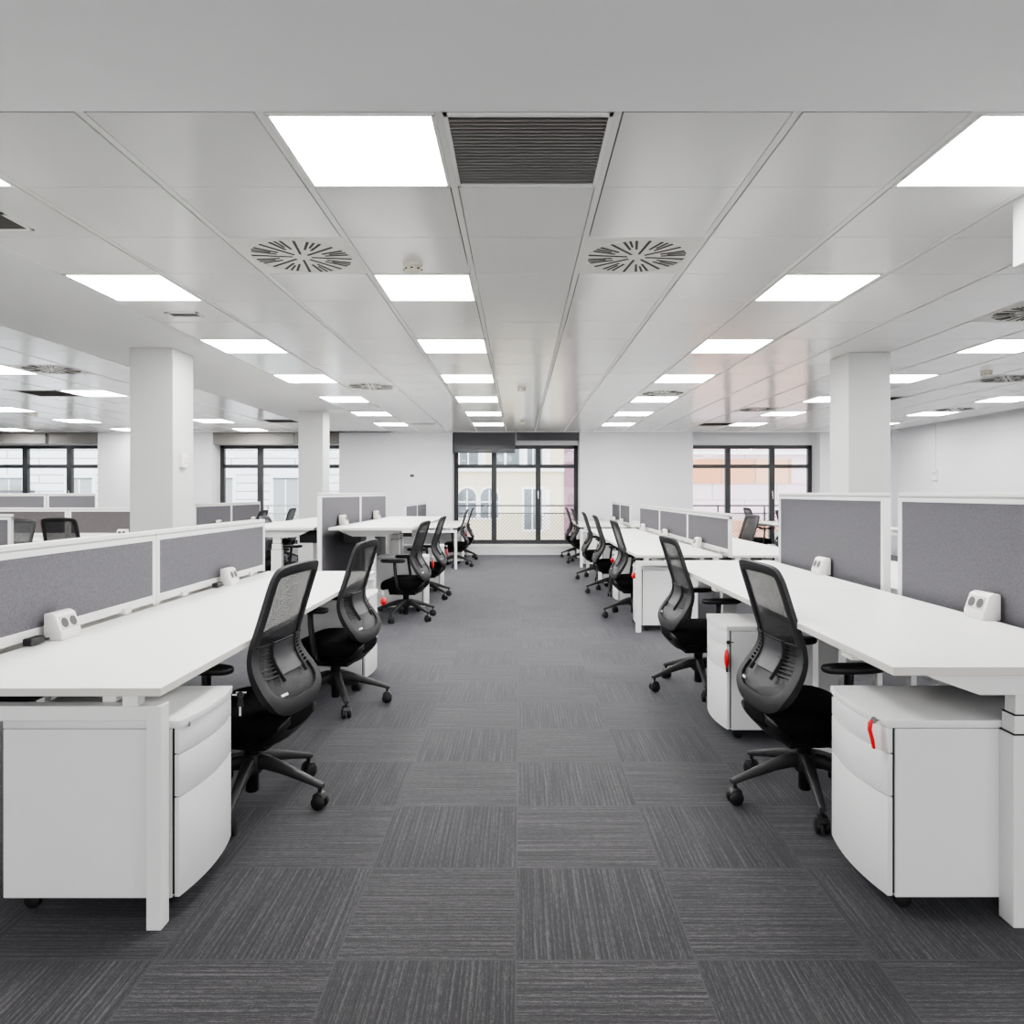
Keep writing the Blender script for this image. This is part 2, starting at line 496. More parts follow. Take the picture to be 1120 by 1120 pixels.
def make_grille(kind):
    t = empty('air_grille')
    bm = bmesh.new()
    for a in ((-.285, .285, -.292, -.276), (-.285, .285, .276, .292), (-.285, -.272, -.292, .292), (.272, .285, -.292, .292)): box(bm, *a, -.004, .02)
    obj('frame', bm, 'frame_white', t)
    obj('backing', BX(-.28, .28, -.285, .285, .03, .034), 'dark', t)
    bm = bmesh.new(); n = 22
    for k in range(n):
        y = -.276 + .552 * (k + .5) / n
        prism(bm, [(y - .006, -.001), (y - .001, -.001), (y + .009, .026), (y + .004, .026)], 'x', -.272, .272)
    for x in (-.002,): box(bm, x - .004, x + .004, -.276, .276, .012, .028)
    obj('slats', bm, kind, t)
    return t
for reg, c, r, lab, kd in grilles:
    o = make_grille(kd); o.location = (cell_x(reg, c) + .3, R0 + .6 * r + .3, ZC)
    tag(o, lab, 'air grille')

def slotvent(x, y, w, lab, d=.06):
    t = empty('slot_vent', (x, y, ZC))
    bm = bmesh.new()
    for a in ((-w, w, -d, -d + .018), (-w, w, d - .018, d), (-w, -w + .018, -d, d), (w - .018, w, -d, d)): box(bm, *a, -.006, .0)
    obj('frame', bm, 'frame_white', t)
    bm = bmesh.new(); box(bm, -w + .018, w - .018, -d + .018, d - .018, -.0035, -.001)
    obj('slot', bm, 'slot', t)
    tag(t, lab, 'slot vent')
slotvent(-2.38, 5.20, .115, 'small white framed slot vent near the plaster strip, between two left lights')
slotvent(-2.46, 3.42, .12, 'small slot vent cut off at the left edge of the photo', .11)
slotvent(1.83, 9.35, .17, 'short dark slot vent tucked right behind a round vent')
slotvent(-1.77, 13.45, .22, 'pale slot vent in the last ceiling rows before the window wall', .1)

def make_detector():
    t = empty('smoke_detector')
    bm = bmesh.new(); lathe(bm, [(.055, .0), (.055, -.014), (.05, -.018)], n=24); obj('base', bm, 'cream', t, True)
    bm = bmesh.new(); lathe(bm, [(.044, -.018), (.048, -.03), (.044, -.046), (.03, -.052), (.004, -.053)], n=24); obj('sensor_head', bm, 'cream', t, True)
    bm = bmesh.new()
    for k in range(8):
        a = 2 * math.pi * k / 8; x, y = .046 * math.cos(a), .046 * math.sin(a); box(bm, x - .006, x + .006, y - .006, y + .006, -.036, -.03)
    obj('vent_slots', bm, 'dark', t)
    return t
det = None
for x, y, lab in ((-.59, 4.06, 'cream round smoke detector nearest the camera, just before an aisle light'),
                  (.03, 8.8, 'small smoke detector over the middle of the aisle, halfway down'),
                  (.06, 13.0, 'tiny farthest smoke detector above the central window'),
                  (4.88, 7.64, 'smoke detector beyond the right pillar near the right wall'),
                  (-7.8, 11.75, 'cream smoke detector in the left wing beside a light')):
    if det is None: det = o = make_detector()
    else: o = copy_tree(det)
    o.location = (x, y, ZC); tag(o, lab, 'smoke detector', 'smoke detectors')

# ------------------------------------------------------------------ windows
WN = ['window_1', 'window_2', 'window_3', 'window_4']
for i, c in enumerate(WIN_C):
    z0, z1, zt = .20, 2.32, 1.87
    fw = bmesh.new()
    x0, x1 = c - WHW + .003, c + WHW - .003
    m1, m2 = c - .42 - .055, c + .42 + .055
    box(fw, x0, x1, YF, YF + .09, z1 - .075, z1, bev=.004); box(fw, x0, x1, YF, YF + .09, z0, z0 + .09, bev=.004)
    box(fw, x0, x0 + .085, YF, YF + .09, z0, z1, bev=.004); box(fw, x1 - .085, x1, YF, YF + .09, z0, z1, bev=.004)
    for mx in (m1, m2): box(fw, mx - .055, mx + .055, YF - .008, YF + .09, z0, z1, bev=.004)
    for a, b in ((x0, m1), (m1, m2), (m2, x1)): box(fw, a + .05, b - .05, YF, YF + .09, zt - .04, zt + .04, bev=.004)
    fr = obj(WN[i], fw, 'alu'); tag(fr, kind='structure')
    for a, b in ((x0 + .07, m1 - .045), (m1 + .045, m2 - .045), (m2 + .045, x1 - .07)):
        obj('pane', BX(a, b, YF + .05, YF + .056, z0 + .07, zt - .03), 'glass', fr)
        obj('pane', BX(a, b, YF + .05, YF + .056, zt + .03, z1 - .06), 'glass', fr)
    bm = bmesh.new(); box(bm, m2 - .012, m2 + .012, YF - .016, YF - .006, 1.22, 1.34, bev=.003); box(bm, m2 - .01, m2 + .01, YF - .045, YF - .01, 1.27, 1.29); box(bm, m2 - .01, m2 + .01, YF - .05, YF - .04, 1.17, 1.29, bev=.003)
    obj('window_handle', bm, 'chrome', fr)
    tag(obj('trim_%d' % (i + 2), BX(c - WHW + .002, c + WHW - .002, YB - .012, YF, .16, .2, bev=.004), 'sill'), kind='structure')

def blind(xa, xb, zlow, mat, lab, sheer=0.):
    t = empty('roller_blind', ((xa + xb) / 2, YB + .05, ZC))
    w = (xb - xa) / 2
    obj('blind_fabric', BX(-w, w, .0, .006, zlow + sheer - ZC, -.01), mat, t)
    bm = bmesh.new(); lathe(bm, [(.028, -w), (.028, w)], 0.03, -.035, 14, 'x'); obj('roller', bm, mat, t, True)
    if sheer: obj('sheer_hem', BX(-w, w, .001, .004, zlow - ZC + .015, zlow + sheer - ZC), 'blind_sheer', t)
    obj('bottom_bar', BX(-w, w, -.006, .012, zlow - ZC, zlow - ZC + .02, bev=.004), mat, t)
    tag(t, lab, 'roller blind', 'roller blinds')
c = WIN_C[2]
blind(c - 1.325, c - .02, 2.135, 'blind', 'dark grey roller blind hanging lower over the central window', .16)
blind(c + .02, c + 1.325, 2.40, 'blind', 'dark grey rolled-up blind, shorter of the pair over the central window')
c = WIN_C[1]
blind(c - 1.325, c + .36, 2.31, 'blind_warm', 'wide taupe roller blind at the window between the left pillars')
blind(c + .42, c + 1.325, 2.34, 'blind_warm', 'narrow taupe roller blind partly hidden by the farther left pillar')
c = WIN_C[0]
blind(c - 1.325, c + .20, 2.33, 'blind_warm', 'taupe roller blind at the far left window, running out of frame')
blind(c + .28, c + 1.325, 2.33, 'blind_warm', 'taupe roller blind at the far left window, closer to the pillar')

# ------------------------------------------------------------------ outside
def railing(c, i, lab, mat):
    t = empty('balcony_railing', (c, 16.35, -.1))
    w = 1.55
    bm = bmesh.new(); box(bm, -w, w, -.02, .02, 1.095, 1.13); box(bm, -w, w, -.015, .015, .93, .955); box(bm, -w, w, -.015, .015, .2, .225)
    obj('rail', bm, mat, t)
    for x in (-w, -.52, .52, w):
        obj('post', BX(x - .015, x + .015, -.015, .015, 0, 1.1), mat, t)
    bm = bmesh.new(); p, z0, z1, q = .085, .225, .93, .0065
    hgt = z1 - z0
    n = int((2 * w + hgt) / p)
    for s in (1, -1):
        for k in range(n + 1):
            a = -w - hgt + k * p
            xa, za, xb, zb = a, z0, a + hgt, z1
            if xa < -w: za += (-w - xa); xa = -w
            if xb > w: zb -= (xb - w); xb = w
            if xb - xa < .02: continue
            yy = .004 * s
            prism(bm, [(s * xa, za - q), (s * xb, zb - q), (s * xb, zb + q), (s * xa, za + q)], 'y', yy - .003, yy + .003)
    obj('lattice', bm, 'lattice' if mat == 'railing' else 'railing_light', t)
    tag(t, lab, 'railing', 'balcony railings outside the windows')
railing(WIN_C[2], 2, 'balcony railing with diamond lattice outside the central window', 'railing')
railing(WIN_C[3], 3, 'balcony railing with lattice outside the pinkish window by the right pillar', 'railing')
railing(WIN_C[1], 1, 'pale balcony railing outside the window between the left pillars', 'railing_light')
for i, c in enumerate(WIN_C):
    tag(obj('balcony_slab', BX(c - 1.7, c + 1.7, YB + .62, 16.6, -.25, -.1), 'sill'), kind='structure')
tag(obj('street', BX(-40, 30, 15.95, 40, -4.6, -4.5), 'rail'), kind='structure')

# cream house
b = empty('building', (-.5, 24, -4.5)); B0 = 4.5
tag(b, 'cream rendered house across the street behind the central window', 'building')
def bpart(n, bm, mat, par): return obj(n, bm, mat, par)
X0 = .5
def house_wall():
    bm = bmesh.new(); box(bm, -5.0 + X0, 1.47 + X0, 0, .6, 0, B0 + 8); return bm
bpart('wall', house_wall(), 'creamwall', b)
bpart('brick_strip', BX(1.47 + X0, 2.2 + X0, -.05, .6, 0, B0 + 8), 'mauve', b)
bpart('cornice', BX(-5 + X0, 1.47 + X0, -.12, .0, B0 + 2.0, B0 + 2.1), 'extwhite', b)
def arch(xc, w, zb, zt):
    pts = [(xc - w, zb), (xc + w, zb)] + [(xc + w * math.cos(a), zt - w + w * math.sin(a)) for a in [math.pi * k / 10 for k in range(11)]]
    bm = bmesh.new(); prism(bm, pts, 'y', -.02, .01); return bm
for xc in (-3.3, -2.5, -1.71, -.98):
    xx = xc + X0
    f = bpart('window', arch(xx, .36, B0 + .42, B0 + 1.52), 'extwhite', b)
    bpart('pane', arch(xx, .29, B0 + .48, B0 + 1.45).copy() if False else (lambda bm: (bmesh.ops.translate(bm, verts=bm.verts, vec=(0, -.02, 0)), bm)[1])(arch(xx, .29, B0 + .48, B0 + 1.45)), 'extwin', f)
    bpart('glazing_bar', boxes([(xx - .02, xx + .02, -.05, -.03, B0 + .48, B0 + 1.4), (xx - .28, xx + .28, -.05, -.03, B0 + .98, B0 + 1.02)]), 'extwhite', f)
for xa, xb, za, zb in ((.16, .74, .1, 1.42), (-1.95, -1.35, 2.12, 3.3), (-.85, .0, 2.12, 3.3), (.2, .75, 2.12, 3.3), (-3.2, -2.6, 2.12, 3.3)):
    f = bpart('window', BX(xa - .08 + X0, xb + .08 + X0, -.03, 0, B0 + za - .08, B0 + zb + .08), 'extwhite', b)
    bpart('pane', BX(xa + X0, xb + X0, -.04, -.03, B0 + za, B0 + zb), 'extwin', f)
    bpart('shutter', boxes([(xa + X0 + (xb - xa) * .42, xa + X0 + (xb - xa) * .5, -.06, -.04, B0 + za, B0 + zb), (xb + X0 + .09, xb + X0 + .26, -.06, -.01, B0 + za, B0 + zb)]), 'extwhite', f)
# stone building on the left
b = empty('building', (-12, 24, -4.5)); tag(b, 'white stone-clad building seen through the left windows', 'building')
bpart('wall', BX(-14, 6.4, 0, .6, 0, B0 + 8), 'stone', b)
for px in (-18.9, -16.7, -14.4, -12.0, -9.8, -7.65):
    xx = px + 12.0
    f = bpart('window', BX(xx - .52, xx + .52, -.05, 0, B0 - .3, B0 + 1.9), 'extwhite', b)
    bpart('pane', BX(xx - .40, xx + .40, -.06, -.05, B0 - .2, B0 + 1.78), 'oldblind', f)
    bpart('window_bar', BX(xx - .02, xx + .02, -.075, -.06, B0 - .2, B0 + 1.78), 'extwhite', f)
    bpart('lintel', BX(xx - .41, xx + .41, -.08, -.05, B0 + 1.74, B0 + 1.79), 'extwin', f)
bpart('awning', BX(-4.9, -3.9, -.5, 0, B0 + 1.30, B0 + 1.38), 'railing', b)
# pinkish panel building on the right
b = empty('building', (9, 25, -4.5)); tag(b, 'pale pink and orange panelled building behind the right window', 'building')
bpart('wall', BX(-5, 8, 0, .6, 0, B0 + 8), 'pinkpanel', b)
bpart('orange_band', BX(-3.2, .3, -.06, 0, B0 + 1.62, B0 + 2.45), 'orange', b)
bpart('pale_band', BX(.3, 8, -.05, 0, B0 + 1.62, B0 + 2.45), 'pinkpanel', b)
bpart('cornice', BX(-5, 8, -.15, 0, B0 + 2.6, B0 + 2.7), 'extwhite', b)
bpart('shopfront', BX(-5, 8, -.1, 0, B0 - 2.5, B0 + .35), 'orange', b)

# ------------------------------------------------------------------ chair
def catmull(pts, per):
    out = []
    for i in range(len(pts) - 1):
        p0 = pts[max(i - 1, 0)]; p1 = pts[i]; p2 = pts[i + 1]; p3 = pts[min(i + 2, len(pts) - 1)]
        for k in range(per):
            t = k / per
            out.append(tuple(.5 * ((2 * b_) + (-a_ + c_) * t + (2 * a_ - 5 * b_ + 4 * c_ - d_) * t * t + (-a_ + 3 * b_ - 3 * c_ + d_) * t ** 3)
                             for a_, b_, c_, d_ in zip(p0, p1, p2, p3)))
    out.append(tuple(pts[-1])); return out

PROF = [(.340, -.195), (.40, -.216), (.45, -.226), (.485, -.218), (.53, -.190), (.575, -.157), (.62, -.132), (.665, -.126), (.71, -.134), (.79, -.160), (.87, -.185), (.94, -.207), (1.02, -.235)]
def fy(z):
    if z <= PROF[0][0]: return PROF[0][1]
    for (a, ya), (b_, yb) in zip(PROF, PROF[1:]):
        if z <= b_:
            t = (z - a) / (b_ - a); t2 = t
            return ya + (yb - ya) * t2
    return PROF[-1][1]
_fs = {}
def fys(z):       # smoothed
    return sum(fy(z + d) for d in (-.02, -.01, 0, .01, .02)) / 5
def S(s, z, off=0.):
    d = (fys(z + .01) - fys(z - .01)) / .02
    n = Vector((0, 1, -d)).normalized()      # forward-facing normal
    curve = .032 * (abs(s) / .24) ** 2
    return Vector((s, fys(z) + curve, z)) + n * off

OUT = [(0, .408), (.09, .409), (.158, .420), (.212, .447), (.243, .487), (.249, .525), (.240, .572), (.224, .622), (.212, .68), (.207, .76), (.205, .91), (.201, .958), (.186, .992), (.15, 1.006), (.08, 1.012), (0, 1.014)]
def make_chair(mesh_only=False):
    t = empty('office_chair')
    # back frame -----------------------------------------------------
    side = catmull(OUT, 4)
    outer = side + [(-s, z) for s, z in side[::-1]][1:-1]
    n = len(outer)
    ctr_ = []
    inner = []
    for i in range(n):
        a, b_ = Vector(outer[i - 1]), Vector(outer[(i + 1) % n])
        d = (b_ - a).normalized(); nn = Vector((-d.y, d.x))      # inward for CCW (right side going up)
        z = outer[i][1]
        w = .038 + .018 * max(0, min(1, (.72 - z) / .22))
        if z > .97: w = .040
        if z < .45: w = .060
        inner.append(tuple(Vector(outer[i]) + nn * w))
    bm = bmesh.new()
    rings = []
    for i in range(n):
        zo = outer[i][1]
        th = .014 + .009 * max(0, min(1, (.72 - zo) / .25))
        po, pi_ = outer[i], inner[i]
        mid = ((po[0] + pi_[0]) / 2, (po[1] + pi_[1]) / 2)
        q = [S(*po, th * .55), S(*mid, th), S(*pi_, th * .5), S(*pi_, -th * .5), S(*mid, -th), S(*po, -th * .7)]
        rings.append([bm.verts.new(v) for v in q])
    for i in range(n):
        j = (i + 1) % n
        for k in range(6):
            bm.faces.new([rings[i][k], rings[i][(k + 1) % 6], rings[j][(k + 1) % 6], rings[j][k]])
    obj('back_frame', bm, 'dgrey', t, True, 60)
    # mesh panel -----------------------------------------------------
    bm = bmesh.new(); half = len(side); rows = []
    for i in range(0, half):
        si, zi = inner[i]
        si = max(si, 0)
        rows.append([bm.verts.new(S(-si + 2 * si * k / 10 if si > 0 else 0, zi, .001)) for k in range(11)])
    for i in range(half - 1):
        for k in range(10):
            try: bm.faces.new([rows[i][k], rows[i][k + 1], rows[i + 1][k + 1], rows[i + 1][k]])
            except ValueError: pass
    bmesh.ops.remove_doubles(bm, verts=bm.verts, dist=.0004)
    obj('back_mesh', bm, 'mesh', t, True, None)
    # lumbar support ---------------------------------------------------
    bm = bmesh.new()
    def patch(s0, s1, z0, z1, off0, off1, ns=6, nz=4):
        g = [[(bm.verts.new(S(s0 + (s1 - s0) * i / ns, z0 + (z1 - z0) * j / nz, off0)), bm.verts.new(S(s0 + (s1 - s0) * i / ns, z0 + (z1 - z0) * j / nz, off1))) for i in range(ns + 1)] for j in range(nz + 1)]
        for j in range(nz):
            for i in range(ns):
                for s_ in (0, 1): bm.faces.new([g[j][i][s_], g[j][i + 1][s_], g[j + 1][i + 1][s_], g[j + 1][i][s_]])
        for j in range(nz):
            for i in (0, ns): bm.faces.new([g[j][i][0], g[j + 1][i][0], g[j + 1][i][1], g[j][i][1]])
        for i in range(ns):
            for j in (0, nz): bm.faces.new([g[j][i][0], g[j][i + 1][0], g[j][i + 1][1], g[j][i][1]])
    patch(-.10, .10, .555, .695, -.016, -.010)
    obj('lumbar_support', bm, 'lumbar', t, True, 40)
    bm = bmesh.new()
    def rib(s0, s1, z0, z1): patch(s0, s1, z0, z1, -.012, -.006, 3, 1)
    for sgn in (-1, 1):
        for k in range(9): rib(sgn * .10, sgn * .195, .555 + k * .0155, .560 + k * .0155)
    patch(-.198, .198, .688, .694, -.018, -.008, 10, 1)
    for s_ in (-.1, .1): patch(s_ - .004, s_ + .004, .53, .70, -.024, -.008, 1, 5)
    patch(.085, .115, .614, .621, -.028, -.012, 2, 1)
    obj('lumbar_rail', bm, 'dgrey', t, True, 40)
    bm = bmesh.new(); patch(-.155, -.115, .486, .495, -.010, -.006, 2, 1)  # white sliver standing in for a glint of light on the lower back
    lb = obj('glint_patch', bm, 'frame_white', t); lb['label'] = 'small white patch painted as a glint'
    # lower back yoke (frame carrier under the mesh) --------------------
    bm = bmesh.new()
    secs = [(-.222, .385, .13, .030), (-.205, .365, .185, .042), (-.16, .325, .195, .046), (-.10, .302, .18, .035), (.0, .295, .14, .028)]
    rr = []
    for y, z, hw, ht in secs:
        rr.append([bm.verts.new((hw * math.cos(a) * (1 if True else 1), y, z + ht * math.sin(a))) for a in [2 * math.pi * k / 16 for k in range(16)]])
    for i in range(len(rr) - 1):
        for k in range(16): bm.faces.new([rr[i][k], rr[i][(k + 1) % 16], rr[i + 1][(k + 1) % 16], rr[i + 1][k]])
    bm.faces.new(rr[0][::-1]); bm.faces.new(rr[-1])
    obj('back_yoke', bm, 'black', t, True, 60)
    # seat ---------------------------------------------------------------
    bm = bmesh.new(); rr = []
    levels = [(.325, .80, .01), (.335, .92, .006), (.355, .99, 0), (.385, 1.0, 0), (.412, .985, 0), (.428, .93, .003), (.436, .80, .006), (.438, .5, .004), (.438, .2, 0)]
    for z, f, dz in levels:
        ring = []
        for k in range(40):
            a = 2 * math.pi * k / 40; ca, sa = math.cos(a), math.sin(a)
            ex = .62
            x = .245 * f * math.copysign(abs(ca) ** ex, ca); y = .235 * f * math.copysign(abs(sa) ** ex, sa) + .005
            x *= 1 - .10 * max(0, -y / .24)                       # a little narrower at the back
            fall = .045 * max(0, (y - .12) / .12) ** 2             # waterfall front
            dish = -.012 * (1 - (x / .25) ** 2) if z > .42 else 0
            ring.append(bm.verts.new((x, y, z - fall + dish)))
        rr.append(ring)
    for i in range(len(rr) - 1):
        for k in range(40): bm.faces.new([rr[i][k], rr[i][(k + 1) % 40], rr[i + 1][(k + 1) % 40], rr[i + 1][k]])
    bm.faces.new(rr[0][::-1]); bm.faces.new(rr[-1])
    obj('seat', bm, 'cushion', t, True, 70)
    bm = bmesh.new(); prism(bm, [(-.13, .262), (.13, .262), (.19, .328), (-.19, .328)], 'y', -.13, .14, .008)
    tube(bm, [(.1, .05, .29), (.27, .05, .285)], .006); box(bm, .25, .30, .035, .065, .28, .292, bev=.004)
    obj('seat_mechanism', bm, 'black', t, True, 40)
    # arms ---------------------------------------------------------------
    for sg in (-1, 1):
        bm = bmesh.new()
        pts = [(sg * .12, .01, .305), (sg * .215, .01, .305), (sg * .262, .012, .33), (sg * .278, .018, .39), (sg * .280, .03, .47), (sg * .275, .04, .55), (sg * .268, .045, .605)]
        tube(bm, catmull(pts, 3), .026, 10, .55)
        ar = obj('armrest', bm, 'black', t, True, 60)
        bm = bmesh.new(); rr = []
        for z, f in ((.603, .72), (.607, .92), (.615, 1.), (.624, 1.), (.631, .93), (.634, .7)):
            ring = []
            for k in range(28):
                a = 2 * math.pi * k / 28; ca, sa = math.cos(a), math.sin(a)
                ring.append(bm.verts.new((sg * .268 + .047 * f * math.copysign(abs(ca) ** .75, ca), .062 + .125 * (1 - (1 - f) * .5) * math.copysign(abs(sa) ** .8, sa), z)))
            rr.append(ring)
        for i in range(len(rr) - 1):
            for k in range(28): bm.faces.new([rr[i][k], rr[i][(k + 1) % 28], rr[i + 1][(k + 1) % 28], rr[i + 1][k]])
        bm.faces.new(rr[0][::-1]); bm.faces.new(rr[-1])
        obj('arm_pad', bm, 'black', ar, True, 60)
    # gas lift and base ----------------------------------------------------
    bm = bmesh.new(); lathe(bm, [(.022, .045), (.026, .05), (.026, .20), (.030, .205), (.030, .262), (.020, .264), (.020, .275)], n=20)
    obj('gas_lift', bm, 'black', t, True, 40)
    bm = bmesh.new(); lathe(bm, [(.038, .125), (.046, .135), (.046, .19), (.040, .203), (.028, .206)], n=24)
    obj('base_hub', bm, 'base', t, True, 40)
    for k in range(5):
        bm = bmesh.new()
        secs = [(.030, .172, .024, .030), (.07, .172, .024, .028), (.14, .155, .021, .023), (.22, .130, .018, .018), (.285, .108, .016, .014), (.312, .099, .0165, .013), (.328, .095, .012, .009)]
        rr = []
        for x, z, hw, hh in secs:
            ring = []
            for a in [2 * math.pi * j / 12 for j in range(12)]:
                ca, sa = math.cos(a), math.sin(a)
                ring.append(bm.verts.new((x, hw * math.copysign(abs(ca) ** .6, ca), z + hh * math.copysign(abs(sa) ** .6, sa))))
            rr.append(ring)
        for i in range(len(rr) - 1):
            for j in range(12): bm.faces.new([rr[i][j], rr[i][(j + 1) % 12], rr[i + 1][(j + 1) % 12], rr[i + 1][j]])
        bm.faces.new(rr[0][::-1]); bm.faces.new(rr[-1])
        lg = obj('leg', bm, 'base', t, True, 50)
        bm = bmesh.new()
        for y0, y1 in ((-.027, -.006), (.006, .027)):
            lathe(bm, [(.022, y0), (.0295, y0 + .004), (.0295, y1 - .004), (.022, y1)], .312, .0300, 20, 'y')
        tube(bm, [(.312, 0, .045), (.312, 0, .095)], .008, 8)
        prism(bm, [(.285, .045), (.290, .062), (.305, .072), (.328, .066), (.340, .048), (.336, .040), (.30, .042)], 'y', -.020, .020, .003)
        obj('caster', bm, 'black', lg, True, 40)
    return t

chair_proto = None
def place_chair(x, y, rz, leg0, label, group):
    """rz: facing in degrees (0 = +Y); leg0: world angle in degrees of one base leg"""
    global chair_proto
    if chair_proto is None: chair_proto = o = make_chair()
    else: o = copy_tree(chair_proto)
    o.location = (x, y, 0); o.rotation_euler = (0, 0, R(rz))
    k = 0
    for ch in o.children:
        if ch.name.split('.')[0] == 'leg':
            ch.rotation_euler = (0, 0, R(leg0 - rz + 72 * k)); k += 1
    tag(o, label, 'office chair', group)
    return o
GR, GL = 'chairs along the right of the aisle', 'chairs along the left of the aisle'
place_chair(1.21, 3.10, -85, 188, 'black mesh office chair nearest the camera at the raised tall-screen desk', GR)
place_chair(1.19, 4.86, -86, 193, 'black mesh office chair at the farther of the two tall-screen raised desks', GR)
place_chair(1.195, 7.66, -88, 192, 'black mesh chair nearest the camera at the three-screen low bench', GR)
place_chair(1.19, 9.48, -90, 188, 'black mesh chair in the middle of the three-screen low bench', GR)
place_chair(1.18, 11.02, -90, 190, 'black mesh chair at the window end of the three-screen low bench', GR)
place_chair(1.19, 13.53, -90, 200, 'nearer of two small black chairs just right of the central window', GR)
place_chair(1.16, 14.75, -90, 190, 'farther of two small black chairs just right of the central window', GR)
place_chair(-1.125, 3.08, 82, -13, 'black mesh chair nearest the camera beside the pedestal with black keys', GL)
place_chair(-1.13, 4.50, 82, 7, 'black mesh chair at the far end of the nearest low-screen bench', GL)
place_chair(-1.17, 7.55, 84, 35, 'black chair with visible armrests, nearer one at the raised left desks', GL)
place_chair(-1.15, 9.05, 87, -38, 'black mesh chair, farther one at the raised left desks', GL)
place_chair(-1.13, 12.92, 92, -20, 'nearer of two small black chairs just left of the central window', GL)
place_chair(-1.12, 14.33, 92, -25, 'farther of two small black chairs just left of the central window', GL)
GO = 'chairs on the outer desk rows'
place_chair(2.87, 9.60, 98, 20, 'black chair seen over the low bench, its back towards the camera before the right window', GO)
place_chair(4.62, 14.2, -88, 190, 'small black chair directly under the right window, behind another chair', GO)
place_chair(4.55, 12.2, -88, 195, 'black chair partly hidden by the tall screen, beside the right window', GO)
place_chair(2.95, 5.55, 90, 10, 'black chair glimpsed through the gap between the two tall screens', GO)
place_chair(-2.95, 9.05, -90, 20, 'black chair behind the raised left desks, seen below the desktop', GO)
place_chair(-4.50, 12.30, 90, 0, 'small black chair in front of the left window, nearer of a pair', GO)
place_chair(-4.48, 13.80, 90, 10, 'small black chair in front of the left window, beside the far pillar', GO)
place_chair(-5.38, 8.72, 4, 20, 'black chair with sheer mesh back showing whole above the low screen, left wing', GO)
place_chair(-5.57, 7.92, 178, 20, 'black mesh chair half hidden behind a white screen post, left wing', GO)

# ------------------------------------------------------------------ pedestals
def make_pedestal():
    """front faces +Y, width along X"""
    t = empty('drawer_pedestal')
    W, D, zb, zt, bul = .205, .54, .055, .60, .024
    def front(off=0., w=W, n=12):
        return [(-w + 2 * w * k / n, off + bul * (1 - (2 * k / n - 1) ** 2)) for k in range(n + 1)]
    bm = bmesh.new(); box(bm, -W, W, -D, -.022, zb, zt - .026, bev=.003); obj('carcass', bm, 'ped', t)
    bm = bmesh.new(); prism(bm, [(-W, -D), ] + [] + [(W, -D)] + front(0.004)[::-1], 'z', zt - .024, zt, .002)
    obj('top', bm, 'ped', t, True, 30)
    obj('reveal', BX(-W + .006, W - .006, -.024, -.014, zb + .01, zt - .026), 'dark', t)
    z = [(.058, .362), (.366, .494), (.498, .5745)]
    for a, b_ in z:
        bm = bmesh.new(); prism(bm, [(-W + .003, -.015), (W - .003, -.015)] + front(0., W - .003)[::-1], 'z', a, b_, .0018)
        obj('drawer', bm, 'ped', t, True, 30)
    bm = bmesh.new(); lathe(bm, [(.009, .0), (.009, .014), (.006, .016)], W - .04, .578, 14, 'y'); obj('lock', bm, 'chrome', t, True)
    for x, y in ((-W + .05, -D + .06), (W - .05, -D + .06), (-W + .05, -.07), (W - .05, -.07)):
        bm = bmesh.new()
        for s in (-1, 1): lathe(bm, [(.018, s * .006 + x - .005), (.024, s * .006 + x - .003), (.024, s * .006 + x + .003), (.018, s * .006 + x + .005)], y, .0245, 16, 'x')
        box(bm, x - .006, x + .006, y - .014, y + .014, .03, .056)
        obj('caster', bm, 'black', t, True, 40)
    return t
ped_proto = None
peds = []
GP = 'white three-drawer pedestals'
def pedestal(x, y, side, label):
    """x = front face, side -1: left of aisle (front faces +X), +1: right of aisle (front faces -X)"""
    global ped_proto
    if ped_proto is None: ped_proto = o = make_pedestal()
    else: o = copy_tree(ped_proto)
    o.location = (x, y, 0); o.rotation_euler = (0, 0, R(90 if side > 0 else -90))
    tag(o, label, 'drawer pedestal', GP); peds.append(o); return o

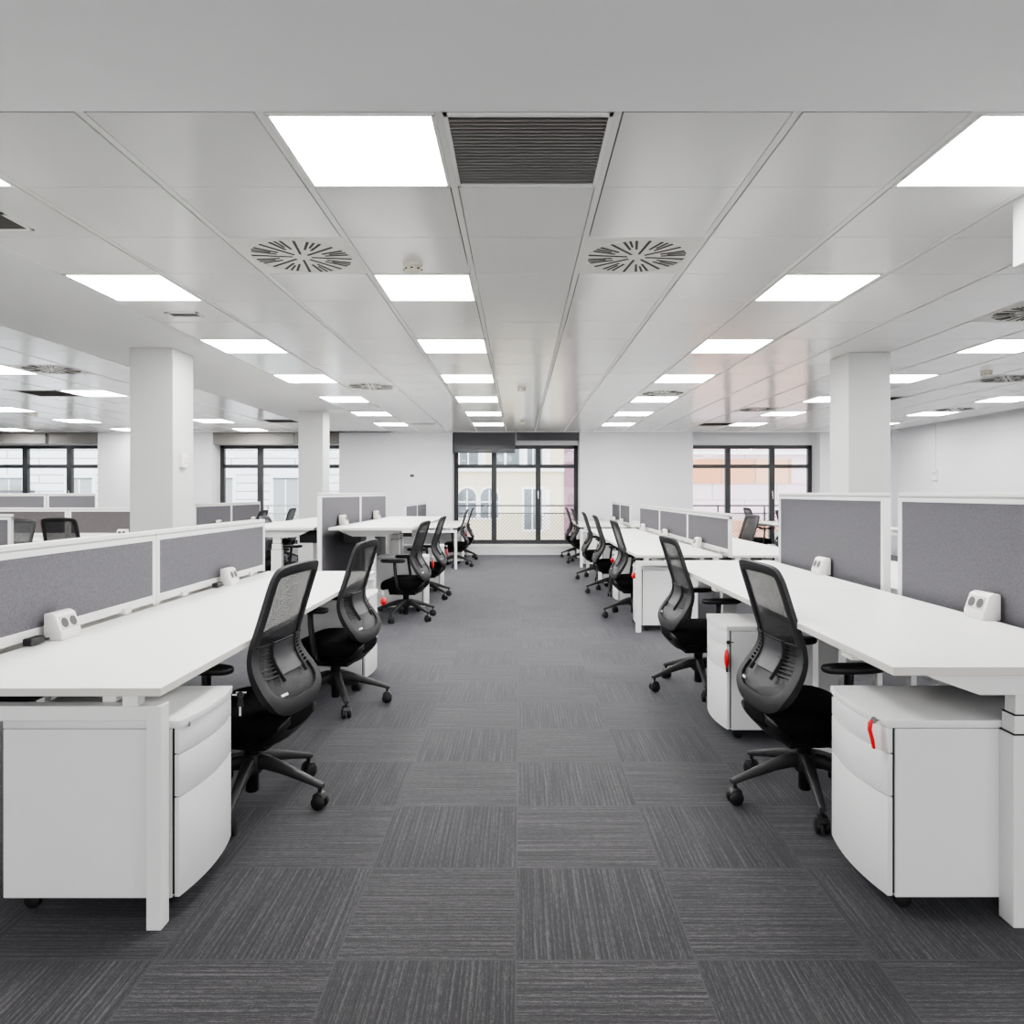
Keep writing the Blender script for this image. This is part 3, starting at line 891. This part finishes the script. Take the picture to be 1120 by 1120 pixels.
# keys: local frame as the pedestal's (front +Y), origin at the lock
def key_tag(px, py, side, style, label):
    t = empty('key_tag', (px, py, .578), R(90 if side > 0 else -90))
    bm = bmesh.new(); box(bm, -.0012, .0012, -.008, .012, -.003, .003); lathe(bm, [(.011, -.0012), (.011, .0012)], .020, 0., 14, 'x')
    obj('key', bm, 'chrome', t, True)
    if style == 'black':
        bm = bmesh.new(); lathe(bm, [(.012, -.004), (.012, .004)], .022, .0, 14, 'x'); prism(bm, [(.014, -.012), (.030, -.012), (.033, -.042), (.011, -.042)], 'x', -.004, .004, .002)
        obj('key_fob', bm, 'black', t)
        bm = bmesh.new(); box(bm, -.002, .002, .018, .025, -.075, -.04); box(bm, -.002, .002, .006, .044, .006, .011)
        obj('spare_key', bm, 'chrome', t)
    else:
        bm = bmesh.new(); tube(bm, [(0, .022, -.008), (.003, .024, -.02), (0, .026, -.03)], .0015, 6); obj('key_ring', bm, 'chrome', t)
        bm = bmesh.new()
        if style == 'ribbon':
            tube(bm, [(.0, .022, .002), (.004, .028, -.01), (.002, .031, -.03), (-.006, .026, -.06), (-.010, .024, -.085)], [.010, .013, .013, .012, .010], 8, .35)
        else:
            w, h, cz = (.030, .050, -.085) if style == 'oval' else (.042, .030, -.06)
            ring = []
            lathe_pts = [(0, .3), (.5, .92), (1, 1.)]
            b2 = bmesh.new(); bmesh.ops.create_uvsphere(b2, u_segments=20, v_segments=12, radius=1)
            bmesh.ops.transform(b2, matrix=Matrix.Translation((0, .028, cz)) @ Matrix.Diagonal((w, .010 if style == 'oval' else .022, h, 1)), verts=b2.verts)
            merge(bm, b2)
        tg = obj('tag', bm, 'red', t, True)
        if style == 'oval':
            bm = bmesh.new(); tube(bm, [(0, .028, -.13), (0, .026, -.155)], .006, 8); obj('tag_clip', bm, 'black', t)
    tag(t, label, 'key tag', 'keys hanging on the pedestal locks')
    return t
def ped_lock(x, y, side):
    # lock sits at local +X side: world y offset
    return (x - side * .026, y + (.165 if side < 0 else -.165))

XPL, XPR = -1.045, 1.135
specs = [  # x, y centre, side, pedestal label, key style, key label
    (XPL, 2.45, -1, 'white pedestal at the near bench end with black keys in its lock', 'black', 'black fob with silver keys in the nearest pedestal on the left'),
    (XPL + .012, 5.11, -1, 'white pedestal at the far end of the nearest low-screen bench', 'blob', 'red key tag poking past the pedestal end of the near bench'),
    (XPL + .01, 8.16, -1, 'white pedestal between the two chairs at the raised left desks', 'oval', 'red key tag beside the nearer chair of the raised left desks'),
    (XPL + .01, 9.80, -1, 'white pedestal behind the second chair at the raised left desks', 'oval', 'small red key tag past the second chair of the raised left desks'),
    (XPL, 13.50, -1, 'white pedestal between the two farthest chairs on the left', 'blob', 'tiny red key tag by the nearer far-left chair'),
    (XPL, 14.86, -1, 'white pedestal beside the window behind the farthest left chair', 'blob', 'tiny red key tag by the farthest left chair at the window'),
    (XPR, 2.455, 1, 'large white pedestal nearest the camera with a red ribbon at its lock', 'ribbon', 'red ribbon key tag on the nearest right pedestal'),
    (XPR - .045, 4.04, 1, 'white pedestal under the second raised desk with an oval red tag', 'oval', 'oval red key tag on the pedestal behind the nearest right chair'),
    (XPR, 7.07, 1, 'white pedestal at the near end of the three-screen bench', 'blob', 'red key tag on the pedestal at the corner leg of the three-screen bench'),
    (XPR, 8.66, 1, 'white pedestal between first and second chairs of the three-screen bench', 'blob', 'red key tag behind the first chair of the three-screen bench'),
    (XPR, 10.28, 1, 'white pedestal between second and third chairs of the three-screen bench', 'blob', 'red key tag behind the second chair of the three-screen bench'),
    (XPR, 12.985, 1, 'white pedestal at the near end of the farthest right bench', 'blob', 'small red key tag at the near end of the farthest right bench'),
    (XPR, 14.17, 1, 'white pedestal between the two farthest right chairs', 'blob', 'small red key tag between the two farthest right chairs'),
    (4.66, 13.15, 1, 'white pedestal under the desk before the right window', 'oval', 'red key tag seen under the desk before the right window'),
]
for x, y, side, pl, st, kl in specs:
    pedestal(x, y, side, pl)
    lx, ly = ped_lock(x, y, side)
    if 'second raised desk' in pl: lx, ly = lx + .048, y - .216
    kt = key_tag(lx, ly, side, st, kl)
    if 'second raised desk' in pl: kt.location.z -= .06
    if st == 'ribbon': kt.location += Vector((.014, -.012, .014))

# ------------------------------------------------------------------ bench desks (fixed height, low screens)
def bench(name_label, xa, side, ys, pitch, n, zt=.72, both=True, depth=.80, gap=.075, cat='bench desk', tops2=None, mirror=None):
    """xa = aisle edge x ; side -1 left / +1 right ; ys = near end y"""
    t = empty('bench_desk', (xa + side * (depth + gap / 2), ys, 0))
    L = pitch * n
    hw = depth + gap / 2
    s = -side                                         # local direction towards the aisle
    def X(d): return s * (hw - d)                      # d from the aisle edge going in
    def lohi(a, b_): return (min(a, b_), max(a, b_))
    for k in range(n):
        y0, y1 = k * pitch + .0015, (k + 1) * pitch - .0015
        a, b_ = lohi(X(0), X(depth)); obj('desktop', BX(a, b_, y0, y1, zt - .025, zt, bev=.002), ['laminate', 'edge'], t)
        if both:
            a, b_ = lohi(X(2 * hw), X(2 * hw - depth)); obj('desktop', BX(a, b_, y0, y1, zt - .025, zt, bev=.002), ['laminate', 'edge'], t)
    d_out = 2 * hw if both else hw + .05
    # portal frames
    for k in range(n + 1):
        y0 = 0 if k == 0 else (L - .05 if k == n else k * pitch - .025)
        if 0 < k < n: x_a, x_b = lohi(X(.25), X(d_out - .25))
        else: x_a, x_b = lohi(X(-.002), X(d_out))
        bm = bmesh.new()
        box(bm, x_a + .04, x_b - .04, y0, y0 + .05, zt - .098, zt - .054, bev=.003)
        for px in (x_a, x_b - .045): box(bm, px, px + .045, y0 - .001, y0 + .051, 0, zt - .053, bev=.003)
        fr = obj('leg_frame', bm, 'metal_white', t)
        bm = bmesh.new()
        for d in (.07, depth - .08, 2 * hw - .10, 2 * hw - depth + .05):
            if d < d_out and not (0 < k < n and (d < .2 or d > d_out - .2)):
                a, b_ = lohi(X(d), X(d + .045)); box(bm, a, b_, y0 + .004, y0 + .046, zt - .056, zt - .024)
        obj('spacer', bm, 'metal_white', fr)
    bm = bmesh.new()
    for d in (.16, depth - .2, 2 * hw - .2, 2 * hw - depth + .16):
        if d < d_out:
            a, b_ = lohi(X(d), X(d + .04)); box(bm, a, b_, .05, L - .05, zt - .055, zt - .028)
    obj('rail', bm, 'metal_white', t)
    a, b_ = lohi(X(depth - .12), X(depth + gap + .1)); bm = BX(a, b_, .12, L - .12, zt - .17, zt - .10)
    obj('cable_tray', bm, 'black', t)
    tag(t, name_label, cat)
    return t

def low_screen(x, y0, y1, label, zt=.72, top=1.105, mat='fabric', along='y', post_end=True, group='grey desk screens'):
    """screen standing between two desk rows"""
    L = y1 - y0
    t = empty('desk_screen', (x, y0, zt) if along == 'y' else (y0, x, zt))
    h = top - zt
    b_ = .010
    def bb(bm, a0, a1, th, z0, z1, bev=.002):
        if along == 'y': box(bm, -th, th, a0, a1, z0, z1, bev=bev)
        else: box(bm, a0, a1, -th, th, z0, z1, bev=bev)
    bm = bmesh.new()
    bb(bm, .002, L - .002, .016, h - .020, h)
    bb(bm, .002, L - .002, .016, h - .052, h - .028)
    bb(bm, .002, .034, .0165, .0, h - .027); bb(bm, L - .034, L - .002, .0165, .0, h - .027)
    bb(bm, .03, L - .03, .016, .012, .052)
    obj('frame', bm, 'frame_white', t)
    bm = bmesh.new(); bb(bm, .003, L - .003, .012, h - .030, h - .018, 0); obj('top_groove', bm, 'groove', t)
    bm = bmesh.new(); bb(bm, .03, L - .03, .012, .05, h - .045, 0)
    obj('fabric_panel', bm, mat, t)
    bm = bmesh.new()
    for q in (.3, L - .3): bb(bm, q - .03, q + .03, .030, .0005, .03)
    obj('clamp', bm, 'metal_white', t)
    tag(t, label, 'desk screen', group)
    return t

def tall_screen(x, y0, y1, label, top=1.30, low=.42, mat='fabric', feet=True):
    t = empty('desk_screen', (x, y0, 0)); L = y1 - y0
    bm = bmesh.new()
    box(bm, -.018, .018, .001, L - .001, top - .016, top, bev=.002); box(bm, -.018, .018, .001, L - .001, top - .045, top - .0265, bev=.002)
    box(bm, -.0187, .0187, 0, .036, low, top - .026, bev=.002); box(bm, -.0187, .0187, L - .036, L, low, top - .026, bev=.002)
    box(bm, -.018, .018, .03, L - .03, low, low + .03, bev=.002)
    obj('frame', bm, 'frame_white', t)
    obj('top_groove', BX(-.0155, .0155, .003, L - .003, top - .028, top - .014), 'groove', t)
    bm = bmesh.new(); box(bm, -.014, .014, .034, L - .034, low + .028, top - .042); obj('fabric_panel', bm, mat, t)
    for y in (.10, L - .10):
        bm = bmesh.new(); box(bm, -.014, .014, y - .02, y + .02, 0, low + .01, bev=.002); obj('leg', bm, 'metal_white', t)
    tag(t, label, 'desk screen', 'grey desk screens')
    return t

# ------------------------------------------------------------------ height-adjustable desks
LS = 1.687
def make_standing(zt, L=LS, depth=.80):
    """local: aisle edge at x=0, going to +x ; y from 0 to L"""
    t = empty('standing_desk')
    obj('desktop', BX(0, depth, 0, L, zt - .026, zt, bev=.002), ['laminate', 'edge'], t)
    for y in (.04, L - .22):
        bm = bmesh.new()
        prism(bm, [(.11, zt - .030), (depth - .06, zt - .030), (depth - .10, zt - .055), (.60, zt - .094), (.28, zt - .094), (.14, zt - .045)], 'y', y, y + .07, .002)
        obj('bracket', bm, 'metal_white', t)
        bm = bmesh.new()
        x0, x1 = .38, .48
        box(bm, x0 + .012, x1 - .012, y + .010, y + .060, zt - .3, zt - .09, bev=.003)
        lg = obj('leg', bm, 'metal_white', t)
        obj('upper_sleeve', BX(x0 + .006, x1 - .006, y + .005, y + .065, zt - .30, zt - .158, bev=.003), 'metal_white', lg)
        obj('lower_sleeve', BX(x0, x1, y, y + .07, 0, zt - .215, bev=.003), 'metal_white', lg)
        for zz, e in ((zt - .158, .0065), (zt - .215, .0005)): obj('seal_ring', BX(x0 + e, x1 - e, y + e, y + .07 - e, zz, zz + .004), 'dark', lg)
    obj('crossbar', BX(.40, .46, .22, L - .22, zt - .085, zt - .045, bev=.003), 'rail', t)
    bm = BX(.56, .74, .35, L - .35, zt - .17, zt - .05, bev=.004); obj('cable_tray', bm, 'black', t)
    obj('control_panel', BX(.012, .09, .30, .38, zt - .05, zt - .027, bev=.004), 'socket_white', t)
    return t
def standing(xa, side, y0, zt, label, proto=None, rzflip=None):
    t = make_standing(zt) if proto is None else copy_tree(proto)
    t.rotation_euler = (0, 0, 0)
    if side > 0: t.location = (xa, y0, 0)
    else: t.location = (xa, y0 + LS, 0); t.rotation_euler = (0, 0, math.pi)
    tag(t, label, 'standing desk', 'height-adjustable white desks'); return t

ZR, ZL = .79, .966
r1 = standing(1.095, 1, 2.142, ZR, 'white raised desk nearest the camera under the biggest tall screen')
standing(1.095, 1, 3.837, ZR, 'second white raised desk behind the nearest tall-screen desk', r1)
# outer rows behind the tall screens (local aisle edge at far x, mirrored)
standing(2.80, -1, 3.837, ZR, 'white raised desk behind the second tall screen, seen through the gap', r1)
l1 = standing(-1.03, -1, 7.0, ZL, 'white desk raised highest, nearer one of the pair on the left')
standing(-1.03, -1, 8.695, ZL, 'white raised desk, farther one of the high pair on the left', l1)
standing(-2.77, 1, 7.0, ZL, 'white raised desk behind the left tall screens, its end leg showing', l1)
standing(-2.77, 1, 8.695, ZL, 'white raised desk behind the left tall screens, farther one', l1)

tall_screen(1.945, 2.2, 3.725, 'large grey fabric screen at the right edge of the photo')
tall_screen(1.955, 3.885, 5.465, 'tall grey screen in front of the right pillar, beyond the gap')
tall_screen(-1.90, 6.94, 8.67, 'tall grey screen on the raised left desks, nearer of two', low=.30)
tall_screen(-1.90, 8.69, 10.36, 'tall grey screen on the raised left desks, farther of two', low=.30)

bench('long white bench nearest the camera with low grey screens on top', -1.065, -1, 2.171, 1.625, 2)
low_screen(-1.90, 2.171, 3.797, 'low grey screen on the nearest bench, cut by the left edge')
low_screen(-1.90, 3.80, 5.42, 'low grey screen on the nearest bench, ending at its far end')
bench('white double bench with three low screens and a corner leg by the aisle', 1.09, 1, 6.80, 1.69, 3)
low_screen(1.965, 6.80, 8.485, 'low grey screen at the near end of the three-screen bench')
low_screen(1.965, 8.49, 10.175, 'middle low grey screen of the three-screen bench')
low_screen(1.965, 10.18, 11.865, 'low grey screen at the window end of the three-screen bench')
bench('farthest small white bench right of the central window', 1.06, 1, 12.72, 1.22, 2)
low_screen(1.935, 12.72, 13.935, 'pale low screen nearer of two on the farthest right bench', top=1.12)
low_screen(1.935, 13.94, 15.155, 'pale low screen farther of two on the farthest right bench', top=1.12)
bench('farthest small white bench left of the central window', -1.06, -1, 12.40, 1.37, 2)
low_screen(-1.935, 12.40, 13.765, 'pale low screen nearer of two on the farthest left bench', top=1.12)
low_screen(-1.935, 13.77, 15.135, 'pale low screen farther of two on the farthest left bench', top=1.12)
bench('white bench under the left window with two chairs beyond the first pillar', -4.47, -1, 11.95, 1.5, 2)
low_screen(-5.3075, 11.95, 13.445, 'low grey screen beside the first pillar, nearer of two under the left window', top=1.12)
low_screen(-5.3075, 13.455, 14.95, 'low grey screen under the left window, farther of two', top=1.12)
bench('white bench before the right window behind the tall screen', 4.68, 1, 11.6, 1.7, 2)

# left wing: benches running along X
def bench_x(label, yc, x0, pitch, n):
    t = bench(label, 0, -1, 0, pitch, n)
    # local y axis -> world -x
    t.location = (x0, yc, 0); t.rotation_euler = (0, 0, R(90))
    return t
bench_x('white bench running across the left wing behind the nearest bench', 6.67, -4.62, 1.62, 3)
low_screen(6.67, -7.86, -6.245, 'low screen in the left wing out at the far left', along='x')
low_screen(6.67, -6.235, -4.62, 'low grey screen with white end post at the left photo edge', along='x')
bench_x('white bench crossing the left wing with taupe screens', 9.62, -4.30, 1.63, 3)
low_screen(9.62, -5.92, -4.305, 'taupe brown screen touching the first pillar', along='x', mat='fabric_warm')
low_screen(9.62, -7.55, -5.935, 'taupe brown screen behind the two mesh chairs', along='x', mat='fabric_warm')
for y0, lab in ((12.72, 'grey screen by the white wall, farther of the far left pair'), (11.2, 'grey screen at the far left, cut by the photo edge')):
    tall_screen(-8.22, y0, y0 + 1.46, lab, top=1.29, low=.42)
r5 = standing(-7.38, -1, 10.9, ZR, 'white raised desk at the far left screens, nearer one', r1)
standing(-7.38, -1, 12.6, ZR, 'white raised desk at the far left screens, farther one', r1)

# ------------------------------------------------------------------ socket boxes
def make_socket():
    """local: back at y=+.03, sloping face towards -Y ; base z=0"""
    t = empty('socket_box')
    bm = bmesh.new()
    prism(bm, [(-.045, 0), (.03, 0), (.03, .105), (.0, .108), (-.018, .098), (-.042, .03)], 'x', -.065, .065, .006)
    obj('housing', bm, 'socket_white', t, True, 40)
    # face plate on the slope
    a, b_ = Vector((-.042, .03)), Vector((-.018, .098)); d = (b_ - a).normalized(); nn = Vector((-d.y, d.x))
    def slope(u, o): p = a + d * u + nn * o; return (p.x, p.y)
    bm = bmesh.new(); prism(bm, [slope(.010, 0), slope(.064, 0), slope(.064, .002), slope(.010, .002)], 'x', -.052, .052)
    obj('face_plate', bm, 'socket_mid', t)
    for x in (-.027, .027):
        bm = bmesh.new(); cu = slope(.037, .0025)
        vs = []
        for k in range(20):
            an = 2 * math.pi * k / 20; u = .037 + .020 * math.sin(an); p = slope(u, .0035); vs.append(bm.verts.new((x + .020 * math.cos(an), p[0], p[1])))
        bm.faces.new(vs)
        r_ = bmesh.ops.extrude_face_region(bm, geom=bm.faces[:])
        bmesh.ops.translate(bm, verts=[v for v in r_['geom'] if isinstance(v, bmesh.types.BMVert)], vec=(0, nn.x * -.003, nn.y * -.003))
        obj('outlet', bm, 'socket_dark', t)
    return t
sk = None
def socket(x, y, z, rz, label):
    global sk
    if sk is None: sk = o = make_socket()
    else: o = copy_tree(sk)
    o.location = (x, y, z); o.rotation_euler = (0, 0, R(rz))
    tag(o, label, 'socket box', 'white desk socket boxes')
# local -Y should face the aisle: left side faces +X -> rz=90 ; right side faces -X -> rz=-90
socket(-1.835, 2.93, .72, 90, 'white socket box on the nearest bench, closest to the camera')
socket(-1.835, 4.62, .72, 90, 'white socket box on the nearest bench, toward its far end')
socket(1.885, 2.97, ZR, -90, 'white socket box on the nearest raised desk by the big screen')
socket(1.895, 4.58, ZR, -90, 'white socket box on the second raised desk')
socket(1.895, 7.78, .72, -90, 'white socket box at the near end of the three-screen bench')
socket(1.895, 9.55, .72, -90, 'white socket box at the middle of the three-screen bench')
socket(1.895, 11.25, .72, -90, 'white socket box at the window end of the three-screen bench')
socket(-1.835, 7.62, ZL, 90, 'white socket box on the raised left desk, nearer one')
socket(-1.835, 9.40, ZL, 90, 'white socket box on the raised left desk, farther one')
socket(-5.235, 12.75, .72, 90, 'tiny socket box on the bench under the left window, nearer one')
socket(-5.235, 14.4, .72, 90, 'tiny socket box on the bench under the left window, farther one')
socket(-5.15, 9.50, .72, 0, 'white socket box facing the camera before the taupe screen')
socket(1.865, 13.4, .72, -90, 'tiny socket box on the farthest right bench, nearer one')
socket(1.865, 14.5, .72, -90, 'tiny socket box on the farthest right bench, farther one')
# black plug and cable end beside the two sockets of the nearest bench
for y, lab in ((2.78, 'black plug and cable end behind the nearest socket box'), (4.47, 'black plug and cable end behind the second socket box')):
    t = empty('cable_plug', (-1.845, y, .72)); 
    bm = bmesh.new(); box(bm, -.018, .018, -.04, .04, .004, .032, bev=.005); obj('plug', bm, 'black', t)
    bm = bmesh.new(); tube(bm, [(0, .04, .02), (.006, .06, .012), (0, .09, .008)], .005, 8); obj('cable', bm, 'black', t, True)
    tag(t, lab, 'cable plug', 'black plugs on the nearest bench')

# ------------------------------------------------------------------ wall devices
t = empty('thermostat', (-2.24, YB, 1.65)); bm = BX(-.055, .055, -.025, 0, -.075, .045, bev=.005); obj('housing', bm, 'socket_white', t)
obj('display', BX(-.042, .042, -.028, -.024, -.02, .035), 'socket_dark', t)
tag(t, 'small thermostat with dark display on the back wall left of the central window', 'thermostat')
t = empty('alarm_box', (-3.032, 6.57, 1.59)); bm = BX(0, .035, -.05, .05, -.065, .065, bev=.006); obj('housing', bm, 'socket_white', t)
obj('button', BX(.034, .039, -.022, .022, -.025, .03, bev=.002), 'cream', t)
tag(t, 'small white call box on the side of the first left pillar', 'alarm box')
t = empty('wall_switch', (XR, 13.7, 1.63)); bm = BX(-.03, 0, -.085, .085, -.10, .10, bev=.006); obj('housing', bm, 'socket_white', t)
obj('display', BX(-.034, -.029, -.05, .05, .0, .06), 'socket_mid', t)
obj('conduit', BX(-.018, 0, -.014, .014, .10, ZC - 1.63, bev=.003), 'wall', t)
tag(t, 'small white wall control with a thin conduit up to the ceiling', 'wall control')

# ------------------------------------------------------------------ light, world, camera
w = bpy.data.worlds.new('world'); SC.world = w; w.use_nodes = True
bg = w.node_tree.nodes['Background']; bg.inputs[0].default_value = (.93, .96, 1.0, 1); bg.inputs[1].default_value = 3.2

cam = bpy.data.cameras.new('camera'); co = bpy.data.objects.new('camera', cam); COL.objects.link(co)
co.location = (0, 0, H); co.rotation_euler = (R(90), 0, 0)
cam.sensor_width = 36; cam.sensor_fit = 'HORIZONTAL'; cam.lens = 36 * 800 / 1120
cam.shift_x = -8 / 1120; cam.shift_y = -21 / 1120
cam.clip_start = .05; cam.clip_end = 200
SC.camera = co

SC.view_settings.view_transform = 'AgX'
SC.view_settings.look = 'AgX - Medium High Contrast'
SC.view_settings.exposure = 0.55
SC.view_settings.gamma = 1.0
SC.cycles.max_bounces = 10; SC.cycles.diffuse_bounces = 7; SC.cycles.glossy_bounces = 4
SC.cycles.transparent_max_bounces = 12
SC.cycles.sample_clamp_indirect = 8
SC.cycles.use_denoising = True
